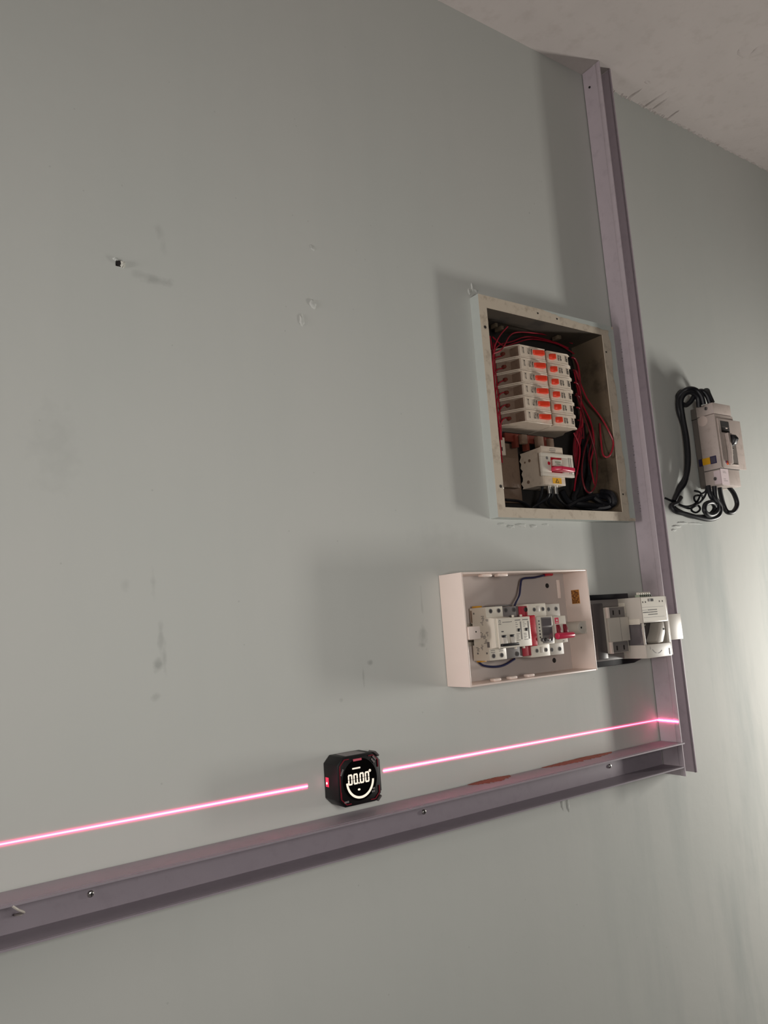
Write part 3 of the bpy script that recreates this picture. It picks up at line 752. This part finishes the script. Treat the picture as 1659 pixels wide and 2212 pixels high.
for x in (904, 921):
    tx.box(x, x + 12.6, 71, 71.2, -6.2, -4.6)
    for z, w_ in ((-9.8, 5), (-13, 8), (-16.4, 5), (-28, 9), (-30.4, 8), (-33, 9), (-35.4, 6), (-38, 9)):
        tx.box(x + 1, x + 1 + w_ * rr.uniform(.6, 1), 71, 71.2, z, z + .8)
tx.build('panel_print', M['greyink'], t)

t = thing('red_module', 'red slim module between the white cover and the display module', 'circuit breaker', (950, 8, -66))
MB().box(940, 957.5, 10, 48, -66, 17).build('body', M['shred'], t, bevel=1.0)
MB().box(939.2, 957.5, 48.2, 66, -50, .8).build('nose', M['redpl'], t, bevel=2.0, seg=3)
sp = MB(); rr = random.Random(41)
for k in range(16): sp.box(943 + rr.uniform(0, 2), 946 + rr.uniform(0, 8), 66, 66.12, -46 + k * 2.7, -45.4 + k * 2.7)
sp.build('nose_print', M['shred'], t)
MB().cyl((954, 47.8, 11), 'd', 4, .6, 16).build('terminal_hole', M['hole'], t)

t = thing('display_module', 'white voltage display module with two smoked windows in the white enclosure', 'voltage display', (978, 8, -68))
MB().box(958, 1000.5, 10, 50, -69.5, 20).build('body', M['white2'], t, bevel=.8)
MB().box(959, 996, 50, 67, -49, -2.5).build('nose', M['white2'], t, bevel=1)
MB().box(968, 993, 67, 67.4, -47, -4).build('window_frame', M['greypl'], t, bevel=.4)
MB().box(970, 991.5, 67.4, 67.8, -18.5, -6).build('display_window', M['smoke'], t)
MB().box(970, 991.5, 67.4, 67.8, -34, -21).build('display_window', M['smoke'], t)
for k in range(6): MB().box(961.5, 964.4, 67, 67.25, -38 + k * 5.4, -35.4 + k * 5.4).build('side_letter', M['ink'], t)
for k, (x, m_) in enumerate(((965, 'dkgrey'), (973, 'hole'), (981, 'steel'), (988, 'dkgrey'))):
    MB().cyl((x + 1, 67.3, -41), 'd', 3.3, 1.6, 14, 2.6).build('button', M[m_], t, bevel=.4)
for (x, z) in ((972, 10), (993, 10), (969, -59), (991, -59)):
    h_ = MB().cyl((x, 50, z), 'd', 3.6, .6, 18).build('terminal_hole', M['greypl'], t)
    MB().cyl((x, 50.6, z), 'd', 2.6, .2, 14).build('terminal_screw', M['hole'], h_)
for z in (11, -58): MB().box(977.5, 985.5, 50, 50.4, z - 5, z + 5).build('terminal_shutter', M['white3'], t, bevel=.6)

t = thing('isolator_switch', 'white two-pole isolator with raspberry red handle in the white enclosure', 'switch', (1018, 8, -68))
MB().box(1001, 1037, 10, 48, -69.5, 18).build('body', M['white3'], t, bevel=.8)
MB().prism([(1000, 48), (1000, 67), (1028, 67), (1033, 62), (1035, 48)], 'z', -49, -3.5).build('nose', M['white2'], t, bevel=.8)
MB().box(1001, 1010.5, 67, 67.3, -16.5, -6.2).build('brand_square', M['pinkred'], t)
MB().cyl((1006, 67.3, -10.6), 'd', 1.7, .2, 14).box(1002.4, 1009, 67.3, 67.5, -15.2, -14.4).build('brand_mark', M['white2'], t)
for x in (1000.5, 1017):
    sl = MB().prism([(67.2, -18), (69, -18), (72.5, -27), (72.5, -36), (67.2, -36)], 'x', x + 2.2, x + 9.2).build('lever_slot', M['laserred'], t, bevel=.5)
hd = MB().cyl((995.5, 74, -37), 'x', 5.6, 40, 20, 5.0).build('handle', M['pinkred'], t, bevel=1.2, smooth=True)
MB().box(1016, 1020, 67, 67.25, -47, -45.6).build('face_print', M['greyink'], t)
for (x, z) in ((1009, 9), (1028, 9), (1007, -60), (1027, -60)):
    h_ = MB().cyl((x, 47.8, z), 'd', 3.8, .6, 18).build('terminal_hole', M['greypl'], t)
    MB().cyl((x, 48.4, z), 'd', 2.8, .2, 14).build('terminal_screw', M['hole'], h_)

wires('blue', 'blue_wire', 1.9, M['bluew'], ['dark blue wire from the grey module up to its red crimp', 'dark blue wire looping under the two-pole breaker to its yellow lug'], 'wire', 'dark blue wires in the white enclosure')
o = MB().tube(PATHS['ferrule'][0], 3.0).build('crimp_sleeve', M['redpl'], smooth=True)
tag(o, 'red crimp sleeve on the upper end of the dark blue wire', 'crimp')
o = MB().box(892, 932, 14, 40, 19, 21.5).build('grey_lug', M['greypl'], bevel=.6); tag(o, 'flat grey lug bar on top of the grey module', 'lug')

# ---------------------------------------------------------------- devices between enclosure and trunking
t = thing('mounting_plate', 'black mounting plate on the wall behind the changeover switch', 'plate', (1216, 0, -101))
MB().prism([(1110, 30.5), (1274, 30.5), (1275, -60), (1296, -98), (1270, -104), (1110, -104)], 'd', 1, 12).build('plate', M['black'], t, bevel=1)
t = thing('two_pole_module', 'plain white two-pole module beside the transparent-sided changeover switch', 'circuit breaker', (1188, 12, -79))
MB().box(1160, 1217.5, 12.5, 45, -79, 5.5).build('body', M['white3'], t, bevel=1)
MB().box(1160, 1217.5, 45, 50, -58, -14.5).build('nose', M['white3'], t, bevel=.6)
for z in ((-79, -58), (-14.5, 5.5)): MB().box(1160, 1166, 45, 50, *z).build('edge_strip', M['white'], t, bevel=.4)
for z in ((-78, -59), (-14, 4.5)): MB().box(1167, 1214, 45, 46, *z).build('terminal_cover', M['greypl'], t, bevel=.4)
for (x, z) in ((1181, -5), (1199, -5), (1181, -70), (1201, -70)):
    MB().box(x - 1.8, x + 1.8, 46, 46.5, z - 4.2, z + 4.2).build('terminal_slot', M['hole'], t, bevel=.3)
MB().box(1192.6, 1193.2, 50, 50.2, -58, -14.5).build('pole_seam', M['greypl'], t)
MB().box(1132, 1160.2, 12.5, 42, -88, 14).build('side_cover', M['dkgrey'], t, bevel=2)
MB().box(1134, 1219, 12.2, 30, 6, 20).box(1134, 1219, 12.2, 30, -92, -80).build('rail_carrier', M['greypl'], t, bevel=1)

def changeover():
    t = thing('changeover_switch', 'white changeover switch with rotary handle window overlapping the upright trunking', 'switch', (1257, 12, -92))
    x0, x1, z0, z1, D = 1219.5, 1296, -92.5, 20, 80
    b = MB()
    b.box(x0, x1, 12.5, D, -28, z1).box(x0, x1, 12.5, D, z0, -68).box(x0 + 4, x1, 12.5, D - 30, -68, -28).box(x1 - 6, x1, D - 30, D, -68, -28).box(x0, x0 + 3, D - 4, D, -68, -28)
    b.build('body', M['white3'], t, bevel=.8)
    MB().box(x0, x0 + 4, 14, D - 4, -68, -28).build('side_window', M['smoke'], t, bevel=.3)
    MB().box(x0 - .6, x0, 46, 74, -30, -20).box(x0 - .6, x0, 18, 44, -8, 12).build('side_patch', M['white2'], t, bevel=.2)
    MB().box(x0 + 3, x1 - 6, D - 30, D - 28, -68, -28).build('handle_recess', M['dkgrey'], t)
    MB().box(x1 + 0, x1 + 4, 20, D - 1, z0 + 1, z1 - 1).build('side_rail', M['white3'], t, bevel=.8)
    # face details
    MB().box(x0 + 2, x1 - 3, D, D + .4, -26, 19).build('face_label', M['white2'], t)
    for x in (1225, 1233, 1275, 1284): MB().box(x, x + 1.8, D + .4, D + .8, 8.8, 11.8).build('pin_hole', M['hole'], t)
    MB().box(1243, 1250, D + .4, D + 1.2, 11, 16).build('slide_switch', M['greypl'], t)
    MB().box(1250, 1256.5, D + .4, D + 1.5, 11, 16).build('slide_knob', M['hole'], t)
    tx = MB(); rr = random.Random(61)
    for z in (-5.4, -9.6, -13.8):
        x = 1238
        while x < 1266:
            w_ = rr.uniform(1.2, 4); tx.box(x, x + w_, D + .4, D + .6, z, z + 1.6); x += w_ + .9
    for z in (-9.6,):
        x = 1223
        while x < 1235:
            w_ = rr.uniform(1.2, 3); tx.box(x, x + w_, D + .4, D + .6, z, z + 1.8); x += w_ + .7
    tx.build('label_text', M['ink'], t)
    MB().box(1222, 1236, D + .4, D + .6, -5, -4.2).box(1222, 1286, D + .4, D + .6, .4, .9).box(1224, 1286, D + .4, D + .6, -18.4, -17.9).build('label_rule', M['greyink'], t)
    # rotary handle
    MB().ring((1262, -50), 17, 18.6, D - 27.9, D - 26.6, 90, 250, 24).build('scale_arc', M['white2'], t)
    ln = MB().prism([(1277, -28.4), (1287, -28.4), (1288, -44), (1276, -66), (1262, -67.6), (1257, -62), (1268, -48)], 'd', D - 27, D - 2).build('rotary_handle', M['white3'], t, bevel=1.5)
    MB().cyl((1282, D - 2, -42), 'd', 2.0, .5, 14).build('handle_mark', M['hole'], ln)
    ar = MB().ring((1254, -67), 17.5, 18.6, D, D + .3, 215, 255, 12).ring((1254, -67), 17.5, 18.6, D, D + .3, 268, 312, 12).build('dial_arc', M['greyink'], t)
    MB().box(1232.4, 1233.6, D, D + .3, -77, -72).build('dial_mark', M['greyink'], t)
    MB().box(1288, 1290.4, D, D + .4, -90, -78).build('edge_slot', M['greyink'], t)
    g = MB().box(1229, 1266, 62, 72, 20, 24.5).build('plug_connector', M['green'], t, bevel=.4)
    for k in range(6):
        MB().box(1230.4 + k * 6, 1234.4 + k * 6, 64, 70, 24.5, 29).build('plug_pin', M['white2'], g, bevel=.5)
        MB().box(1230.8 + k * 6, 1234 + k * 6, 72, 72.4, 21, 24).build('plug_slot', M['hole'], g)
    return t
changeover()

# ---------------------------------------------------------------- moulded case breaker
def mccb():
    t = thing('moulded_case_breaker', 'grey moulded-case breaker hanging on its black cables beyond the upright trunking', 'circuit breaker', (1615, 0, 252))
    x0, x1 = 1580, 1652
    MB().box(x0 + 3, x1 - 3, 2, 17, 254, 438).build('base', M['rbdark'], t, bevel=1)
    MB().box(x0, x1, 17, 60, 291, 414).box(x0, x1 - 2, 17, 59, 415, 440).build('body', M['rb'], t, bevel=1.2)
    MB().box(x0, x1 - 2, 17, 59, 252, 289.6).build('terminal_cover', M['rb'], t, bevel=1.2)
    MB().box(x0 + 6, x0 + 95, 59.6, 63, 291, 404).build('front_plate', M['rb'], t, bevel=1)
    w = MB().box(1594, 1626, 63, 63.6, 372, 398).build('rating_window', M['hole'], t)
    MB().box(1596, 1624, 63.6, 63.8, 384.4, 385).box(1596, 1624, 63.6, 63.8, 377.4, 378).build('window_rule', M['greypl'], w)
    MB().box(1611, 1618, 63.6, 64, 381, 383.6).build('window_mark', M['white'], w)
    MB().box(1604, 1644, 62.6, 63.4, 300, 368).build('lever_recess', M['rbdark'], t)
    fr = MB().prism([(1604, 370), (1612, 370), (1614, 330), (1610, 300), (1604, 300), (1606, 330)], 'd', 63, 72).box(1604, 1632, 63, 70, 366, 370).box(1608, 1644, 63, 66, 298, 301).build('lever_guard', M['rb'], t, bevel=1)
    MB().prism([(63, 340), (63, 364), (76, 366), (82, 356), (76, 344)], 'x', 1614, 1628).build('toggle', M['black'], t, bevel=2)
    MB().box(1616, 1626, 63, 68, 334, 337).box(1616, 1624, 63, 67, 322, 324).build('toggle_bracket', M['steel'], t, bevel=.5)
    MB().box(1612, 1624, 63, 66, 310, 320).build('trip_button', M['hole'], t, bevel=1)
    st = MB().cyl((1601, 63, 303), 'd', 5.0, .5, 10).build('round_sticker', M['orange2'], t)
    MB().box(1594.5, 1598.5, 63.2, 63.7, 302, 307).build('sticker_blot', M['violet'], t)
    # left side
    MB().cyl((x0 - .5, 30, 404), 'x', 12, .8, 28).build('round_seal', M['seal'], t, bevel=.3)
    s = MB().box(x0 - .6, x0, 17, 36, 305, 320).build('yellow_sticker', M['yellow'], t)
    MB().box(x0 - .6, x0, 36, 51, 304, 321).box(x0 - .6, x0, 8, 16.8, 304, 320).build('navy_sticker', M['navy'], t)
    ln = MB()
    for k in range(4): ln.box(x0 - .8, x0 - .6, 38.5 + k * 2.8, 39.4 + k * 2.8, 306, 319)
    ln.build('sticker_print', M['greypl'], t)
    for z in (430, 270):
        sc = MB().cyl((x0 - .8, 42, z), 'x', 4.2, 1, 16).build('side_screw', M['greypl'], t)
        MB().box(x0 - 1.1, x0 - .7, 41, 43, z - 3, z + 3).build('screw_slot', M['hole'], sc)
    MB().box(x0 - .2, x1, 20, 60.2, 289.8, 290.8).build('cover_seam', M['greyink'], t)
    MB().box(x0 + 0, x0 + 1, 3, 17, 412, 413.2).build('base_seam', M['hole'], t)
    pp = MB().box(1574, 1603, 60, 60.5, 253, 289).box(1579.4, 1580, 40, 60, 257, 287).build('paper_label', M['paper'], t)
    tx = MB(); rr = random.Random(71)
    for z in (283, 280, 266, 262): tx.box(1582, 1582 + rr.uniform(8, 15), 60.5, 60.6, z, z + .8)
    tx.build('label_print', M['greyink'], pp)
    return t
mccb()
wires('cable_top', 'black_cable', 5.4, M['blackc'], ['thick black cable bowing farthest from the grey breaker on its way down', 'thick black cable running down just inside the outermost one', 'thick black cable turning over in a tight arch above the grey breaker', 'short thick black cable rising from the grey breaker top'], 'cable', 'black cables above the grey breaker', seg=12)
wires('cable_bottom', 'black_cable', 5.2, M['blackc'], ['black cable hanging in an open loop under the grey breaker', 'thick black cable sweeping widest under the grey breaker to the wall hole', 'thick black cable coiled into a tight ring under the grey breaker'], 'cable', 'black cables under the grey breaker', seg=12)
wires('cable_thin', 'thin_black_wire', 2.3, M['blackc'], ['thin black wire running out of the coil toward the upright trunking', 'thin black wire curled in the small upper ring under the grey breaker', 'thin black wire curled in the small lower ring beside the coil'], 'wire', 'thin black wires under the grey breaker')

# ---------------------------------------------------------------- laser level
def laser_level():
    t = thing('laser_level', 'black square laser level with glowing 00.00 degree display', 'laser level', (606, 0, -244))
    x0, x1, z0, z1, D, c = 572, 643, -244, -176.5, 38, 10
    o = [(x0 + c, z0), (x1 - c, z0), (x1, z0 + c), (x1, z1 - c), (x1 - c, z1), (x0 + c, z1), (x0, z1 - c), (x0, z0 + c)]
    MB().prism(o, 'd', 1, D).build('body', M['laserbk'], t, bevel=1.3)
    cx, cz = (x0 + x1) / 2, (z0 + z1) / 2
    MB().prism([(cx + (x - cx) * .93, cz + (z - cz) * .93) for x, z in o], 'd', D, D + 1.2).build('face', M['laserbk'], t, bevel=.5)
    MB().cyl((cx, D + 1.2, cz + .5), 'd', 28.5, .5, 48).build('display_glass', M['glass'], t)
    # red corner accents
    for k, (a0, a1) in enumerate(((100, 160), (20, 75), (200, 250), (290, 335))):
        ca, sa = math.cos(math.radians((a0 + a1) / 2)), math.sin(math.radians((a0 + a1) / 2))
        q = MB()
        sx, sz = (1 if ca > 0 else -1), (1 if sa > 0 else -1)
        ex, ez = cx + sx * 32.3, cz + sz * 30.6
        q.prism([(ex, ez - sz * 18), (ex, ez - sz * 8), (ex - sx * 8, ez), (ex - sx * 16, ez), (ex - sx * 16, ez - sz * 1.3), (ex - sx * 8.6, ez - sz * 1.3), (ex - sx * 1.3, ez - sz * 8.6), (ex - sx * 1.3, ez - sz * 18)], 'd', D + 1.1, D + 1.7)
        q.build('corner_accent', M['laserred'], t)
    MB().box(x0 + 2.6, x0 + 3.8, D + 1.1, D + 1.6, z0 + 14, z1 - 14).build('edge_accent', M['laserred'], t)
    # top battery label and side rib
    MB().box(590, 622, 8, 34, z1 - .1, z1 + .5).build('top_label', M['dim'], t)
    MB().box(x1 - .2, x1 + 2.2, 10, D - 2, z0 + 12, z1 - 12).build('side_grip', M['laserbk'], t, bevel=.6)
    MB().prism([(x1 - 8, z1 - 1), (x1 - 1.5, z1 - 7.5), (x1 + .6, z1 - 5.4), (x1 - 6, z1 + 1)], 'd', D - 16, D + 1).build('corner_bumper', M['dkgrey'], t, bevel=.5)
    MB().prism([(x1 - 8, z0 + 1), (x1 - 1.5, z0 + 7.5), (x1 + .6, z0 + 5.4), (x1 - 6, z0 - 1)], 'd', D - 16, D + 1).build('corner_bumper', M['dkgrey'], t, bevel=.5)
    # laser exit window on the left side
    MB().box(x0 - .7, x0, 5.5, 13.5, -218, -205).build('exit_window', M['rededge'], t, bevel=.3)
    MB().cyl((x0 - 1.1, 9, -213), 'x', 1.3, .5, 14).build('exit_aperture', M['hotspot'], t)
    E = D + 1.7
    # seven segment figures 00.00
    sg = MB()
    def zero(x, z, w, h, s):
        sk = .06
        for (a, b_, c_, d_) in ((0, w, h - s, h), (0, w, 0, s)):
            sg.box(x + a + s * .4, x + b_ - s * .4, E, E + .35, z + c_, z + d_)
        for xx in (0, w - s):
            sg.box(x + xx, x + xx + s, E, E + .35, z + s * .6, z + h / 2 - .35).box(x + xx, x + xx + s, E, E + .35, z + h / 2 + .35, z + h - s * .6)
    for x in (587.6, 596.6, 606.8, 615.8): zero(x, -215.5, 7.2, 14.5, 2.1)
    sg.box(604.4, 606.2, E, E + .35, -215.5, -213.6)
    sg.build('digits', M['led'], t)
    MB().ring((624.6, -200.6), .6, 1.9, E, E + .35, seg=16).build('degree_sign', M['led'], t)
    MB().ring((607.4, -211), 20.2, 23.2, E, E + .35, 183, 357, 40, rz=1.06).build('level_arc', M['led'], t)
    MB().box(595.6, 608.8, E, E + .35, -195, -193).build('level_bar', M['led'], t)
    MB().cyl((604.8, E, -223.2), 'd', 2.1, .35, 16, ry=1.4).build('level_dot', M['led'], t)
    # small print
    MB().box(598, 612, E - .6, E + .1, -184.4, -181.4).build('maker_print', M['pinkprint'], t)
    def slanted(x, z, ang, words):
        q = MB(); rr = random.Random(int(x))
        ca, sa = math.cos(math.radians(ang)), math.sin(math.radians(ang)); u = 0
        for k in range(words):
            w_ = 1.2; h_ = 2.4
            pts = []
            for (a, b_) in ((u, 0), (u + w_, 0), (u + w_, h_), (u, h_)): pts.append((x + a * ca - b_ * sa, z + a * sa + b_ * ca))
            q.prism(pts, 'd', E - .6, E + .05); u += 1.9
        q.build('button_print', M['dim'], t)
    slanted(577.5, -201, 62, 5); slanted(628, -186, -50, 4); slanted(630.5, -182.6, -50, 4); slanted(580, -238, 2, 4); slanted(626, -231, 5, 3); slanted(628, -227, 5, 2)
    return t
laser_level()

def strip(name, pts, half, label, normal='d'):
    """flat ribbon of laser light lying on the surface; pts: (x, d, z, strength)"""
    me = bpy.data.meshes.new(name); V = []; F = []; U = []
    for p in pts:
        for s_ in (-1, 1):
            V.append(W((p[0], p[1], p[2] + s_ * half)))
    for k in range(len(pts) - 1): F.append((2*k, 2*k+2, 2*k+3, 2*k+1))
    me.from_pydata(V, [], F); uvl = me.uv_layers.new(name='UVMap')
    for poly in me.polygons:
        for li in poly.loop_indices:
            vi = me.loops[li].vertex_index
            uvl.data[li].uv = (pts[vi // 2][3], vi % 2)
    me.materials.append(M['laser'])
    o = bpy.data.objects.new(name, me); COL.objects.link(o)
    tag(o, label, 'laser line', 'red laser line on the wall')
    return o
def lerp(a, b, n, f):
    out = []
    for k in range(n + 1):
        t_ = k / n; out.append((a[0] + (b[0]-a[0])*t_, a[1] + (b[1]-a[1])*t_, a[2] + (b[2]-a[2])*t_, f(t_)))
    return out
strip('laser_line', lerp((-700, .8, -202), (545, .8, -213.4), 60, lambda t_: 0.55 + 1.2 * max(0, (t_ - .45) / .55) ** 1.4), 7, 'pink laser line on the wall from the picture edge up to the laser level')
strip('laser_line', lerp((674, .8, -213.3), (1334, .8, -220.8), 60, lambda t_: 1.75 * (1 - t_) ** .7 + 0.55 + (0.5 * max(0, t_ - .9) / .1)), 6, 'pink laser line on the wall between the laser level and the upright trunking')
ls = strip('laser_line', [(1333.4, .8, -220.8, 2.2), (1332.9, 20, -221, 2.4), (1332.6, 36, -221.2, 2.4), (1331.4, 40, -221.2, 2.4), (1331.4, 50.4, -221.4, 2.2)], 7, 'bright laser line crossing the side of the upright trunking')
